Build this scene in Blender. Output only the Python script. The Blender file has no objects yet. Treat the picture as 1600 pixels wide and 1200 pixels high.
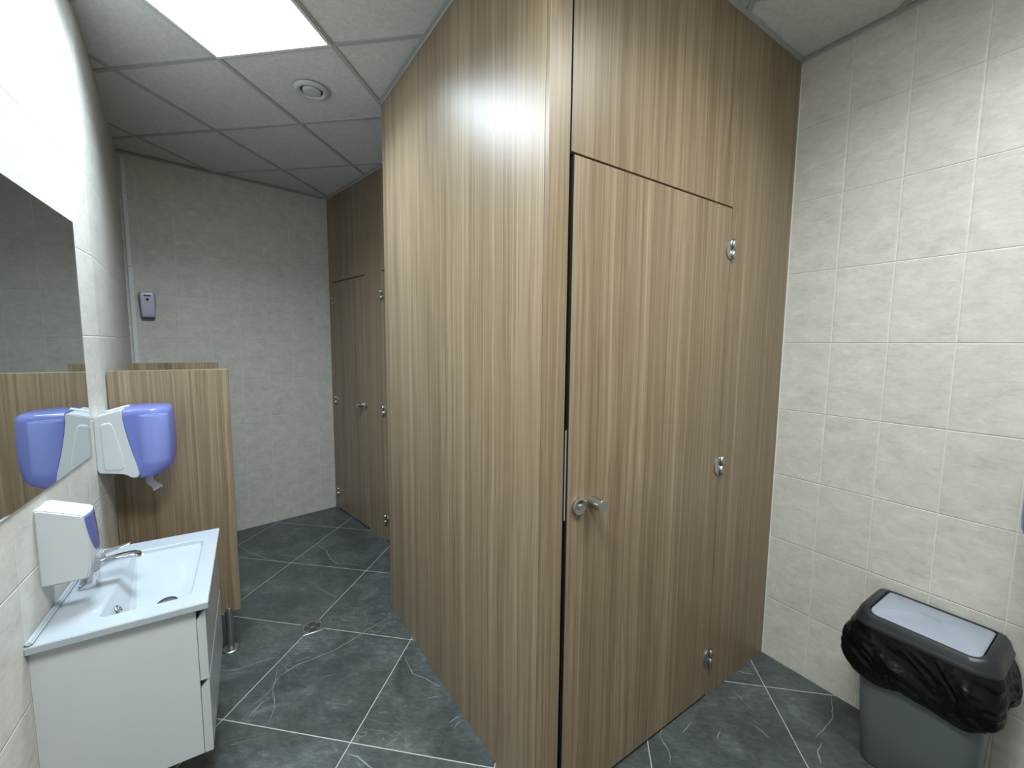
import bpy, bmesh, math, random
from mathutils import Vector, Matrix
random.seed(7)
PI = math.pi
C = bpy.context.scene.collection
sc = bpy.context.scene

# ---------------------------------------------------------------- camera
EYE = 1.5655
PITCH, ROLL, FPX = 0.0940, 0.0086, 653.8
cam_d = bpy.data.cameras.new('camera')
cam = bpy.data.objects.new('camera', cam_d)
C.objects.link(cam)
cam_d.sensor_fit = 'HORIZONTAL'
cam_d.sensor_width = 36.0
cam_d.lens = FPX / 1600 * 36.0
cam_d.clip_start = 0.02
cp, sp, cr, sr = math.cos(PITCH), math.sin(PITCH), math.cos(ROLL), math.sin(ROLL)
up0 = Vector((0, sp, cp))
right0 = Vector((1, 0, 0))
fwd = Vector((0, cp, -sp))
right = right0 * cr + up0 * sr
up = up0 * cr - right0 * sr
m = Matrix.Identity(4)
for i in range(3):
    m[i][0], m[i][1], m[i][2] = right[i], up[i], -fwd[i]
m[2][3] = EYE
cam.matrix_world = m
sc.camera = cam

# ---------------------------------------------------------------- world, exposure, lamps' strength
w = bpy.data.worlds.new('world')
sc.world = w
w.use_nodes = True
w.node_tree.nodes['Background'].inputs[0].default_value = (0.8, 0.9, 1, 1)
w.node_tree.nodes['Background'].inputs[1].default_value = 0.0
sc.view_settings.view_transform = 'Standard'
sc.view_settings.look = 'None'
sc.view_settings.gamma = 1
sc.view_settings.exposure = 1.5
sc.view_settings.use_curve_mapping = False
LAMP = 4.6             # glow of the ceiling diffusers
WATT = 13.0            # power of each ceiling panel, spread like a prismatic LED panel
SPREAD = math.radians(144)

ZC = 2.853             # ceiling height
ROW0, ROW = 0.3043, 0.32
COLW = 0.193

# ---------------------------------------------------------------- frames: x = out of the wall, y = along it, z = up
def frame(ox, oy, outx, outy, z=0.0):
    return Matrix.Translation((ox, oy, z)) @ Matrix.Rotation(math.atan2(outy, outx), 4, 'Z')
FL = frame(-1.2466, 1.0050, 0.84687, 0.53180)
FR = frame(1.299, 2.020, -0.84255, -0.53861)
FD = frame(0.097, 1.218, 0.55455, -0.83215)
FS = frame(-0.716, 2.381, -0.8196, -0.5730)
FF = frame(-1.682, 3.896, -0.70711, -0.70711)
FB = frame(-2.699, 2.969, 0.67354, -0.73915)
S_LEN, D_LEN = 1.419, 1.445

# ---------------------------------------------------------------- materials
def sl(c):
    return tuple(((v / 255) / 12.92 if v / 255 <= 0.04045 else (((v / 255) + 0.055) / 1.055) ** 2.4) for v in c) + (1,)

def mat(name, col=(0.5, 0.5, 0.5, 1), rough=0.5, metal=0.0, spec=0.5, **kw):
    mt = bpy.data.materials.new(name)
    mt.use_nodes = True
    b = mt.node_tree.nodes['Principled BSDF']
    b.inputs['Base Color'].default_value = col
    b.inputs['Roughness'].default_value = rough
    b.inputs['Metallic'].default_value = metal
    b.inputs['Specular IOR Level'].default_value = spec
    for k, v in kw.items():
        b.inputs[k.replace('_', ' ')].default_value = v
    return mt

class NT:
    def __init__(s, mt):
        s.t = mt.node_tree
        s.b = s.t.nodes['Principled BSDF']
    def n(s, ty, **kw):
        nd = s.t.nodes.new(ty)
        for k, v in kw.items():
            setattr(nd, k, v)
        return nd
    def put(s, sock, v):
        if hasattr(v, 'links'):
            s.t.links.new(v, sock)
        else:
            sock.default_value = v
    def math(s, op, a, b=0.0, c=0.0, clamp=False):
        nd = s.n('ShaderNodeMath', operation=op, use_clamp=clamp)
        s.put(nd.inputs[0], a); s.put(nd.inputs[1], b)
        if op in ('MULTIPLY_ADD', 'SMOOTH_MIN'):
            s.put(nd.inputs[2], c)
        return nd.outputs[0]
    def mapr(s, v, a, b, c=0.0, d=1.0, smooth=False):
        nd = s.n('ShaderNodeMapRange')
        if smooth:
            nd.interpolation_type = 'SMOOTHSTEP'
        s.put(nd.inputs[0], v)
        for i, x in enumerate((a, b, c, d)):
            nd.inputs[i + 1].default_value = x
        return nd.outputs[0]
    def noise(s, vec, scale, detail=3.0, rough=0.5, dist=0.0):
        nd = s.n('ShaderNodeTexNoise')
        if vec is not None:
            s.put(nd.inputs['Vector'], vec)
        nd.inputs['Scale'].default_value = scale
        nd.inputs['Detail'].default_value = detail
        nd.inputs['Roughness'].default_value = rough
        nd.inputs['Distortion'].default_value = dist
        return nd.outputs['Fac']
    def vmul(s, vec, v):
        nd = s.n('ShaderNodeVectorMath', operation='MULTIPLY')
        s.put(nd.inputs[0], vec); nd.inputs[1].default_value = v
        return nd.outputs[0]
    def vadd(s, vec, v):
        nd = s.n('ShaderNodeVectorMath', operation='ADD')
        s.put(nd.inputs[0], vec); s.put(nd.inputs[1], v)
        return nd.outputs[0]
    def ramp(s, fac, stops):
        nd = s.n('ShaderNodeValToRGB')
        s.put(nd.inputs[0], fac)
        e = nd.color_ramp.elements
        e[0].position, e[0].color = stops[0]
        e[1].position, e[1].color = stops[-1]
        for p, c in stops[1:-1]:
            x = e.new(p); x.color = c
        return nd.outputs[0]
    def mix(s, fac, a, b, mode='MIX'):
        nd = s.n('ShaderNodeMix', data_type='RGBA', blend_type=mode)
        s.put(nd.inputs[0], fac); s.put(nd.inputs[6], a); s.put(nd.inputs[7], b)
        return nd.outputs[2]
    def bump(s, h, dist, strength=1.0, nrm=None):
        nd = s.n('ShaderNodeBump')
        nd.inputs['Strength'].default_value = strength
        nd.inputs['Distance'].default_value = dist
        s.put(nd.inputs['Height'], h)
        if nrm is not None:
            s.put(nd.inputs['Normal'], nrm)
        return nd.outputs[0]

def wood(name, tint=1.0):
    mt = mat(name, rough=0.35, spec=0.42)
    s = NT(mt)
    tc = s.n('ShaderNodeTexCoord').outputs['Object']
    oi = s.n('ShaderNodeObjectInfo').outputs['Location']
    v = s.vadd(tc, s.vmul(oi, (3.7, 5.1, 2.3)))
    warp = s.noise(s.vmul(v, (1.5, 1.5, 0.55)), 2.0, 2.0)
    vv = s.n('ShaderNodeCombineXYZ')
    s.put(vv.inputs[0], s.math('MULTIPLY', warp, 0.03)); s.put(vv.inputs[1], s.math('MULTIPLY', warp, 0.03))
    v2 = s.vadd(v, vv.outputs[0])
    wide = s.noise(s.vmul(v2, (20, 20, 0.14)), 1.0, 2.0, 0.5)
    mid = s.noise(s.vmul(v2, (85, 85, 0.45)), 1.0, 3.0, 0.6)
    fine = s.noise(s.vmul(v2, (230, 230, 2.2)), 1.0, 2.0, 0.6)
    f = s.math('ADD', s.math('MULTIPLY', wide, 0.30), s.math('MULTIPLY', mid, 0.42))
    f = s.math('ADD', f, s.math('MULTIPLY', fine, 0.28))
    k = tint
    def c(r, g, b):
        q = sl((r, g, b)); return (q[0] * k, q[1] * k, q[2] * k, 1)
    col = s.ramp(f, [(0.32, c(102, 85, 67)), (0.42, c(124, 106, 85)), (0.50, c(138, 120, 97)), (0.58, c(153, 135, 111)), (0.68, c(170, 152, 127))])
    s.put(s.b.inputs['Base Color'], col)
    s.put(s.b.inputs['Roughness'], s.mapr(fine, 0.3, 0.7, 0.34, 0.39))
    s.put(s.b.inputs['Normal'], s.bump(fine, 0.0002, 0.12))
    return mt

def tile_wall(name, base, light):
    mt = mat(name, rough=0.42, spec=0.25)
    s = NT(mt)
    uv = s.n('ShaderNodeUVMap').outputs[0]
    sx = s.n('ShaderNodeSeparateXYZ'); s.put(sx.inputs[0], uv)
    U = s.math('DIVIDE', sx.outputs[0], COLW)
    V = s.math('DIVIDE', s.math('SUBTRACT', sx.outputs[1], ROW0), ROW)
    def edge(x, sz):
        fr = s.math('FRACT', x)
        d = s.math('SUBTRACT', 0.5, s.math('ABSOLUTE', s.math('SUBTRACT', fr, 0.5)))
        return s.math('MULTIPLY', d, sz)
    eu, ev = edge(U, COLW), edge(V, ROW)
    cell = s.n('ShaderNodeCombineXYZ')
    s.put(cell.inputs[0], s.math('FLOOR', U)); s.put(cell.inputs[1], s.math('FLOOR', V))
    wn = s.n('ShaderNodeTexWhiteNoise', noise_dimensions='3D'); s.put(wn.inputs['Vector'], cell.outputs[0])
    p = s.vadd(uv, s.vmul(wn.outputs['Color'], (7, 9, 3)))
    cloud = s.noise(s.vmul(p, (1.0, 1.4, 1)), 11.0, 6.0, 0.68, 0.3)
    streak = s.noise(s.vmul(p, (26, 60, 1)), 1.0, 5.0, 0.7, 1.0)
    speck = s.noise(s.vmul(p, (90, 160, 1)), 1.0, 2.0, 0.5, 0.5)
    f = s.math('ADD', s.math('MULTIPLY', cloud, 0.55), s.math('MULTIPLY', streak, 0.45))
    b = base
    def sc_(c, k): return (c[0] * k, c[1] * k, c[2] * k, 1)
    col = s.ramp(f, [(0.34, sc_(b, 0.80)), (0.45, sc_(b, 0.95)), (0.53, sc_(b, 1.02)), (0.66, sc_(b, 1.16))])
    col = s.mix(s.mapr(speck, 0.70, 0.76, 0, 0.45), col, sc_(b, 0.45))
    col = s.mix(s.mapr(wn.outputs['Value'], 0, 1, 0.0, 0.06), col, sc_(b, 0.6))
    mv = s.mapr(ev, 0.0012, 0.0020, 1, 0)
    mu = s.mapr(eu, 0.0010, 0.0020, 1, 0)
    col = s.mix(s.math('MULTIPLY', mu, 0.75), col, sc_(b, 1.25))
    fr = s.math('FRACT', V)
    lowside = s.math('GREATER_THAN', fr, 0.5)      # the strip just under a joint, painted lighter as a bevel highlight
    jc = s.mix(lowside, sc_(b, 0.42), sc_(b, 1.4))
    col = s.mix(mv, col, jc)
    s.put(s.b.inputs['Base Color'], col)
    hu = s.mapr(eu, 0.0, 0.006, 0, 1, True); hv = s.mapr(ev, 0.0, 0.004, 0, 1, True)
    h = s.math('MULTIPLY', hu, hv)
    n1 = s.bump(h, 0.0012, 0.8)
    n2 = s.bump(f, 0.003, 0.22, n1)
    s.put(s.b.inputs['Normal'], n2)
    s.put(s.b.inputs['Roughness'], s.mapr(f, 0.3, 0.7, 0.36, 0.5))
    return mt

def floor_mat():
    mt = mat('slate_tile', rough=0.3, spec=0.5)
    s = NT(mt)
    tc = s.n('ShaderNodeTexCoord').outputs['Object']
    sx = s.n('ShaderNodeSeparateXYZ'); s.put(sx.inputs[0], tc)
    # local y = a, local x = -b
    A = s.math('DIVIDE', s.math('SUBTRACT', sx.outputs[1], 1.383), 0.5865)
    B = s.math('DIVIDE', s.math('SUBTRACT', s.math('MULTIPLY', sx.outputs[0], -1.0), -0.868), 0.5776)
    def edge(x, sz):
        fr = s.math('FRACT', x)
        return s.math('MULTIPLY', s.math('SUBTRACT', 0.5, s.math('ABSOLUTE', s.math('SUBTRACT', fr, 0.5))), sz)
    e = s.math('MINIMUM', edge(A, 0.5865), edge(B, 0.5776))
    cell = s.n('ShaderNodeCombineXYZ')
    s.put(cell.inputs[0], s.math('FLOOR', A)); s.put(cell.inputs[1], s.math('FLOOR', B))
    wn = s.n('ShaderNodeTexWhiteNoise', noise_dimensions='3D'); s.put(wn.inputs['Vector'], cell.outputs[0])
    p = s.vadd(tc, s.vmul(wn.outputs['Color'], (6, 8, 5)))
    cloud = s.noise(p, 5.0, 6.0, 0.62, 0.8)
    fine = s.noise(s.vmul(p, (1.0, 2.2, 1)), 26.0, 5.0, 0.6, 0.8)
    f = s.math('ADD', s.math('MULTIPLY', cloud, 0.6), s.math('MULTIPLY', fine, 0.4))
    col = s.ramp(f, [(0.32, sl((51, 57, 58))), (0.46, sl((65, 72, 72))), (0.56, sl((78, 85, 84))), (0.70, sl((104, 112, 112)))])
    v1 = s.noise(s.vmul(p, (1.0, 1.7, 1)), 1.9, 4.0, 0.6, 1.5)
    r1 = s.math('ABSOLUTE', s.math('SUBTRACT', v1, 0.5))
    gate = s.mapr(s.noise(p, 2.2, 2.0), 0.50, 0.66, 0, 1)
    vein = s.math('MULTIPLY', s.mapr(r1, 0.0, 0.007, 0.40, 0.0), gate)
    col = s.mix(vein, col, sl((150, 156, 156)))
    g = s.mapr(e, 0.0017, 0.0024, 1, 0)
    col = s.mix(g, col, sl((168, 170, 166)))
    s.put(s.b.inputs['Base Color'], col)
    s.put(s.b.inputs['Roughness'], s.math('ADD', s.mapr(f, 0.3, 0.7, 0.30, 0.42), s.math('MULTIPLY', g, 0.4)))
    n1 = s.bump(s.mapr(e, 0.001, 0.004, 0, 1, True), 0.0008, 0.6)
    s.put(s.b.inputs['Normal'], s.bump(f, 0.002, 0.25, n1))
    return mt

WOOD = wood('walnut_laminate', 0.92)
EDGE = mat('wood_edge_band', sl((150, 132, 106)), 0.45)
TILE = tile_wall('stone_wall_tile', sl((203, 201, 194)), 1)
FLOOR = floor_mat()
VEIN = mat('white_vein', sl((128, 134, 134)), 0.35)
CEIL = mat('ceiling_tile', sl((208, 208, 208)), 0.85)
s_ = NT(CEIL)
s_.put(s_.b.inputs['Base Color'], s_.ramp(s_.noise(s_.n('ShaderNodeTexCoord').outputs['Object'], 60, 4, 0.6), [(0.35, sl((200, 200, 200))), (0.65, sl((214, 214, 214)))]))
s_.put(s_.b.inputs['Normal'], s_.bump(s_.noise(s_.n('ShaderNodeTexCoord').outputs['Object'], 160, 3, 0.6), 0.001, 0.4))
TBAR = mat('ceiling_bar', sl((172, 173, 174)), 0.6)
WHITE = mat('white_plastic', sl((190, 195, 200)), 0.28)
LACQ = mat('white_lacquer', sl((196, 199, 204)), 0.16)
LACQ2 = mat('grey_lacquer_front', sl((190, 194, 198)), 0.14)
CERAM = mat('white_ceramic', sl((166, 175, 183)), 0.07, Coat_Weight=0.3)
DARKGAP = mat('shadow_gap', sl((30, 30, 30)), 0.8)
CHROME = mat('polished_chrome', (0.72, 0.73, 0.75, 1), 0.08, 1.0)
STEEL = mat('brushed_steel', (0.50, 0.50, 0.48, 1), 0.28, 1.0)
STEELD = mat('dark_steel', (0.22, 0.22, 0.21, 1), 0.35, 1.0)
BLACK = mat('black_hole', (0.006, 0.006, 0.006, 1), 0.7)
MIRROR = mat('mirror_glass', (0.66, 0.70, 0.69, 1), 0.015, 1.0)
BINBODY = mat('grey_bin_plastic', sl((98, 104, 110)), 0.42)
BINRIM = mat('charcoal_bin_plastic', sl((36, 39, 43)), 0.38)
BINLID = mat('silver_bin_flap', sl((150, 159, 174)), 0.42)
BAG = mat('black_liner_film', (0.004, 0.004, 0.005, 1), 0.24, spec=0.5)
PAPER = mat('paper_roll', sl((222, 224, 230)), 0.8)
SCREEN = mat('grey_display', sl((70, 76, 82)), 0.3)
WINDOW = mat('violet_window', sl((96, 104, 160)), 0.12)
LAV = mat('lavender_mark', sl((140, 142, 196)), 0.4)
FRESH = mat('lilac_white_plastic', sl((196, 196, 216)), 0.28)
FRESHD = mat('grey_plastic_side', sl((120, 124, 130)), 0.4)
LEAD = mat('white_trim', sl((216, 219, 218)), 0.4)

BLUE = mat('blue_translucent_plastic', sl((140, 150, 222)), 0.16)
s_ = NT(BLUE)
tr = s_.n('ShaderNodeBsdfTransparent'); tr.inputs[0].default_value = (0.70, 0.75, 1.0, 1)
mx = s_.n('ShaderNodeMixShader'); mx.inputs[0].default_value = 0.52
out = [n for n in s_.t.nodes if n.type == 'OUTPUT_MATERIAL'][0]
s_.t.links.new(tr.outputs[0], mx.inputs[1]); s_.t.links.new(s_.b.outputs[0], mx.inputs[2]); s_.t.links.new(mx.outputs[0], out.inputs[0])

def glow(name, col, strength):
    g = bpy.data.materials.new(name)
    g.use_nodes = True
    nt = g.node_tree; nt.nodes.clear()
    em = nt.nodes.new('ShaderNodeEmission'); em.inputs[0].default_value = col; em.inputs[1].default_value = strength
    oo = nt.nodes.new('ShaderNodeOutputMaterial'); nt.links.new(em.outputs[0], oo.inputs[0])
    return g
GLOW = glow('cool_lamp_diffuser', (0.78, 0.90, 1.0, 1), LAMP * 0.75)
GLOW2 = glow('lamp_diffuser', (0.93, 1.0, 0.97, 1), LAMP * 0.7)

# ---------------------------------------------------------------- mesh helpers
def obj(name, bm, mats, parent=None, M=None, smooth=False, angle=None):
    me = bpy.data.meshes.new(name)
    bmesh.ops.recalc_face_normals(bm, faces=bm.faces[:])
    bm.to_mesh(me); bm.free()
    for mt in (mats if isinstance(mats, (list, tuple)) else [mats]):
        me.materials.append(mt)
    o = bpy.data.objects.new(name, me)
    C.objects.link(o)
    if parent is not None:
        o.parent = parent
    if M is not None:
        if parent is None: o.matrix_world = M
        else: o.matrix_local = M
    if smooth:
        for p in me.polygons: p.use_smooth = True
        if angle is not None:
            me.set_sharp_from_angle(angle=angle)
    return o

def tag(o, label=None, cat=None, group=None, kind=None):
    if label: o['label'] = label
    if cat: o['category'] = cat
    if group: o['group'] = group
    if kind: o['kind'] = kind
    return o

def empty(name, M, label, cat, group=None):
    o = bpy.data.objects.new(name, None)
    C.objects.link(o)
    o.empty_display_size = 0.05
    o.matrix_world = M
    return tag(o, label, cat, group)

def T(x, y, z): return Matrix.Translation((x, y, z))

def box(bm, x0, x1, y0, y1, z0, z1, bev=0.0, seg=2, mi=0):
    vs = [bm.verts.new((x, y, z)) for x in (x0, x1) for y in (y0, y1) for z in (z0, z1)]
    idx = [(0, 1, 3, 2), (4, 6, 7, 5), (0, 4, 5, 1), (2, 3, 7, 6), (0, 2, 6, 4), (1, 5, 7, 3)]
    fs = [bm.faces.new([vs[i] for i in f]) for f in idx]
    for f in fs: f.material_index = mi
    if bev > 0:
        es = list({e for f in fs for e in f.edges})
        r = bmesh.ops.bevel(bm, geom=es, offset=bev, segments=seg, affect='EDGES', clamp_overlap=True)
        for f in r['faces']: f.material_index = mi
    return fs

def newbox(*a, **k):
    bm = bmesh.new(); box(bm, *a, **k); return bm

def cyl(bm, p0, p1, r0, r1=None, n=28, mi=0, caps=True):
    r1 = r0 if r1 is None else r1
    p0, p1 = Vector(p0), Vector(p1)
    ax = (p1 - p0).normalized()
    a = ax.orthogonal().normalized(); b = ax.cross(a)
    def ring(p, r): return [bm.verts.new(p + (a * math.cos(2 * PI * i / n) + b * math.sin(2 * PI * i / n)) * r) for i in range(n)]
    A, B = ring(p0, r0), ring(p1, r1)
    for i in range(n):
        f = bm.faces.new((A[i], A[(i + 1) % n], B[(i + 1) % n], B[i])); f.material_index = mi; f.smooth = True
    if caps:
        for R_ in (A[::-1], B):
            f = bm.faces.new(R_); f.material_index = mi

def lathe(bm, prof, M=Matrix.Identity(4), n=40, mi=0):
    """prof: list of (radius, height) turned about z"""
    rings = []
    for r, z in prof:
        if r < 1e-6: rings.append([bm.verts.new(M @ Vector((0, 0, z)))])
        else: rings.append([bm.verts.new(M @ Vector((r * math.cos(2 * PI * i / n), r * math.sin(2 * PI * i / n), z))) for i in range(n)])
    for A, B in zip(rings, rings[1:]):
        for i in range(n):
            a, b = A[i % len(A)], A[(i + 1) % len(A)]
            c, d = B[(i + 1) % len(B)], B[i % len(B)]
            vs = [a, b, c, d]; u = []
            for v in vs:
                if v not in u: u.append(v)
            if len(u) > 2:
                f = bm.faces.new(u); f.material_index = mi; f.smooth = True

def rrect(x0, x1, y0, y1, rs, n=6):
    """rounded rectangle, rs = radii at (x0y0, x1y0, x1y1, x0y1)"""
    if not isinstance(rs, (tuple, list)): rs = (rs,) * 4
    pts = []
    for (cx, cy, r, a0) in ((x0 + rs[0], y0 + rs[0], rs[0], PI), (x1 - rs[1], y0 + rs[1], rs[1], 1.5 * PI),
                            (x1 - rs[2], y1 - rs[2], rs[2], 0), (x0 + rs[3], y1 - rs[3], rs[3], 0.5 * PI)):
        for i in range(n + 1):
            a = a0 + 0.5 * PI * i / n
            pts.append((cx + r * math.cos(a), cy + r * math.sin(a)))
    return pts

def loft(bm, loops, cap0=True, cap1=True, mi=0, smooth=True):
    R_ = [[bm.verts.new(p) for p in L] for L in loops]
    n = len(R_[0])
    for A, B in zip(R_, R_[1:]):
        for i in range(n):
            f = bm.faces.new((A[i], A[(i + 1) % n], B[(i + 1) % n], B[i])); f.material_index = mi; f.smooth = smooth
    if cap0: f = bm.faces.new(R_[0][::-1]); f.material_index = mi
    if cap1: f = bm.faces.new(R_[-1]); f.material_index = mi
    return R_

def prism_y(bm, prof, y0, y1, mi=0, bev=0.0):
    """profile of (x, z) points extruded along y"""
    A = [bm.verts.new((x, y0, z)) for x, z in prof]
    B = [bm.verts.new((x, y1, z)) for x, z in prof]
    n = len(prof); fs = []
    for i in range(n):
        fs.append(bm.faces.new((A[i], A[(i + 1) % n], B[(i + 1) % n], B[i])))
    fs.append(bm.faces.new(A[::-1])); fs.append(bm.faces.new(B))
    for f in fs: f.material_index = mi
    if bev:
        es = list({e for f in fs for e in f.edges})
        bmesh.ops.bevel(bm, geom=es, offset=bev, segments=2, affect='EDGES', clamp_overlap=True)

# ================================================================ the setting
# wall runs: list of plan points, the room on the left of the direction of travel is "outside" thickness
L_near = FL @ Vector((0, -2.8, 0))
R_near = FR @ Vector((0, 2.29, 0))
LM = Vector((-1.700, 1.728, 0)); M1 = Vector((-1.950, 2.049, 0)); M2 = Vector((-2.391, 2.587, 0))
MB = Vector((-2.699, 2.969, 0)); RB = Vector((-0.556, 4.922, 0))

def wall(name, pts, u0, side):
    """pts in plan; u0: running coordinate of the first point; side: +1 thickness to the left of travel"""
    bm = bmesh.new(); uvl = bm.loops.layers.uv.new('UVMap')
    t = 0.12; us = [u0]
    for a, b in zip(pts, pts[1:]): us.append(us[-1] + (b - a).length)
    outp = []
    for i, p in enumerate(pts):
        ds = []
        if i > 0: ds.append((pts[i] - pts[i - 1]).normalized())
        if i < len(pts) - 1: ds.append((pts[i + 1] - pts[i]).normalized())
        d = sum(ds, Vector()).normalized()
        nrm = Vector((-d.y, d.x, 0)) * side
        outp.append(p + nrm * t)
    def quad(a, b, c, d, uv):
        f = bm.faces.new([bm.verts.new(v) for v in (a, b, c, d)])
        for l, q in zip(f.loops, uv): l[uvl].uv = q
    H = Vector((0, 0, ZC + 0.03)); Z0 = Vector((0, 0, 0))
    for i in range(len(pts) - 1):
        a, b, oa, ob = pts[i], pts[i + 1], outp[i], outp[i + 1]
        ua, ub = us[i], us[i + 1]
        quad(a, b, b + H, a + H, ((ua, 0), (ub, 0), (ub, ZC + 0.03), (ua, ZC + 0.03)))
        quad(ob, oa, oa + H, ob + H, ((ub, 0), (ua, 0), (ua, ZC), (ub, ZC)))
        quad(a + H, b + H, ob + H, oa + H, ((0, 0),) * 4)
        quad(b, a, oa, ob, ((0, 0),) * 4)
    for a, oa in ((pts[0], outp[0]), (pts[-1], outp[-1])):
        quad(a, oa, oa + H, a + H, ((0, 0),) * 4)
    bmesh.ops.remove_doubles(bm, verts=bm.verts[:], dist=1e-5)
    o = obj(name, bm, TILE)
    o['kind'] = 'structure'
    return o

# running coordinate = along-wall coordinate measured so that joints fall on whole tiles
wall('wall_left', [L_near, LM, M1, M2, MB], -3.579, +1)
wall('wall_back', [MB, RB], -0.086, +1)
wall('wall_right', [R_near, RB], -2.093, -1)
wall('wall_near', [L_near, R_near], 0.0, -1)

floor_pts = [L_near, R_near, RB, MB, M2, M1, LM]
FA = math.radians(80.45 - 90)
MF = Matrix.Rotation(FA, 4, 'Z'); MFi = MF.inverted()
bm = bmesh.new()
top = [bm.verts.new(MFi @ p) for p in floor_pts]
bot = [bm.verts.new(MFi @ (p - Vector((0, 0, 0.08)))) for p in floor_pts]
bm.faces.new(top); bm.faces.new(bot[::-1])
for i in range(len(top)):
    j = (i + 1) % len(top); bm.faces.new((top[i], bot[i], bot[j], top[j]))
VEINS = [[[-2.113,3.11],[-1.943,2.99],[-1.78,2.911],[-1.588,2.857]],[[-1.528,3.138],[-1.397,3.04],[-1.315,2.918],[-1.232,2.848],[-1.15,2.843],[-1.099,2.835],[-0.998,2.794]],[[-0.669,2.291],[-0.777,2.169],[-0.82,2.102],[-0.894,2.007],[-0.962,1.956],[-1.036,1.903],[-1.085,1.834],[-1.082,1.782],[-1.081,1.744],[-1.103,1.691],[-1.129,1.645],[-1.133,1.613]],[[-1.058,1.714],[-1.081,1.685],[-1.091,1.608]],[[-1.265,2.577],[-1.16,2.505],[-1.056,2.44]],[[-1.132,1.949],[-1.19,1.943],[-1.24,1.916],[-1.309,1.869],[-1.381,1.864]],[[-0.528,1.968],[-0.496,1.909],[-0.461,1.854],[-0.397,1.828],[-0.355,1.802],[-0.315,1.777]],[[-0.369,1.715],[-0.311,1.728]],[[-0.251,1.595],[-0.205,1.633]],[[-0.225,1.57],[-0.214,1.596],[-0.188,1.612]],[[-0.621,1.462],[-0.574,1.451],[-0.541,1.429],[-0.5,1.405]],[[-0.996,1.599],[-1.01,1.663],[-1.072,1.757],[-1.128,1.902]],[[-1.058,1.925],[-0.988,1.963]],[[-0.894,1.809],[-0.864,1.836],[-0.817,1.85]],[[0.666,1.61],[0.626,1.575],[0.609,1.549],[0.621,1.477],[0.605,1.425]],[[1.099,1.895],[1.131,1.877],[1.177,1.868]],[[1.457,1.753],[1.372,1.635],[1.306,1.59],[1.228,1.542]],[[1.244,1.522],[1.202,1.49],[1.178,1.438]],[[0.834,1.535],[0.869,1.581]],[[1.025,1.78],[1.035,1.718],[1.058,1.669]],[[1.012,1.605],[1.051,1.537]],[[1.134,1.546],[1.149,1.505]],[[0.698,1.558],[0.767,1.611]]]
VW = [5, 5, 4, 3, 3, 3, 4, 3, 4, 3, 7, 3, 2, 2, 4, 6, 4, 6, 4, 3, 3, 3, 3]
rv = random.Random(3)
for ln, wd in zip(VEINS, VW):
    pts = [Vector((x, y, 0)) for x, y in ln]
    fine = [pts[0]]
    for a, b in zip(pts, pts[1:]):
        k = max(1, int((b - a).length / 0.018))
        nn = Vector((-(b - a).y, (b - a).x, 0)).normalized()
        for i in range(1, k + 1):
            q = a.lerp(b, i / k)
            fine.append(q + nn * rv.uniform(-0.0022, 0.0022) * (0 if i == k else 1))
    prev = None; N = len(fine)
    for i, p in enumerate(fine):
        d = (fine[min(i + 1, N - 1)] - fine[max(i - 1, 0)]).normalized()
        nn = Vector((-d.y, d.x, 0))
        tt = i / (N - 1)
        hw = wd * 0.00042 * (0.25 + math.sin(PI * min(1, tt * 1.05)) ** 0.6) * rv.uniform(0.5, 1.25)
        z = Vector((0, 0, 0.0004))
        cur = (bm.verts.new(MFi @ (p + nn * hw + z)), bm.verts.new(MFi @ (p - nn * hw + z)))
        if prev:
            f = bm.faces.new((prev[0], prev[1], cur[1], cur[0])); f.material_index = 1
        prev = cur
o = obj('floor', bm, [FLOOR, VEIN], M=MF); o['kind'] = 'structure'

# suspended ceiling: boards with a lower grid of bars; cells hit by a lamp are open
CA = math.radians(81.17 - 90)
MC = Matrix.Rotation(CA, 4, 'Z'); MCi = MC.inverted()
P0, PS, Q0, QS = 1.085, 0.569, 1.805, 0.578       # p = -local x, q = local y
bm = bmesh.new()
cp_ = [MCi @ (p + Vector((0, 0, ZC + 0.006))) for p in floor_pts]
top = [bm.verts.new(p) for p in cp_]; hi = [bm.verts.new(p + Vector((0, 0, 0.05))) for p in cp_]
bm.faces.new(top); bm.faces.new(hi)
for i in range(len(top)):
    j = (i + 1) % len(top); bm.faces.new((top[i], hi[i], hi[j], top[j]))
poly = [(p.x, p.y) for p in cp_]
def clip_line(fixed, axis):
    """interval(s) of the line (axis 0: x = fixed, axis 1: y = fixed) inside the ceiling outline"""
    xs = []
    for (a, b) in zip(poly, poly[1:] + poly[:1]):
        u, v = a[axis] - fixed, b[axis] - fixed
        if u * v < 0:
            t = u / (u - v); xs.append(a[1 - axis] + t * (b[1 - axis] - a[1 - axis]))
    xs.sort(); return list(zip(xs[::2], xs[1::2]))
BW = 0.0105
for k in range(-8, 9):
    x = -(P0 + PS * k)
    for a, b in clip_line(x, 0): box(bm, x - BW, x + BW, a, b, ZC, ZC + 0.006, mi=1)
    y = Q0 + QS * k
    for a, b in clip_line(y, 1): box(bm, a, b, y - BW, y + BW, ZC + 0.0004, ZC + 0.006, mi=1)
o = obj('ceiling', bm, [CEIL, TBAR], M=MC); o['kind'] = 'structure'

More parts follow.
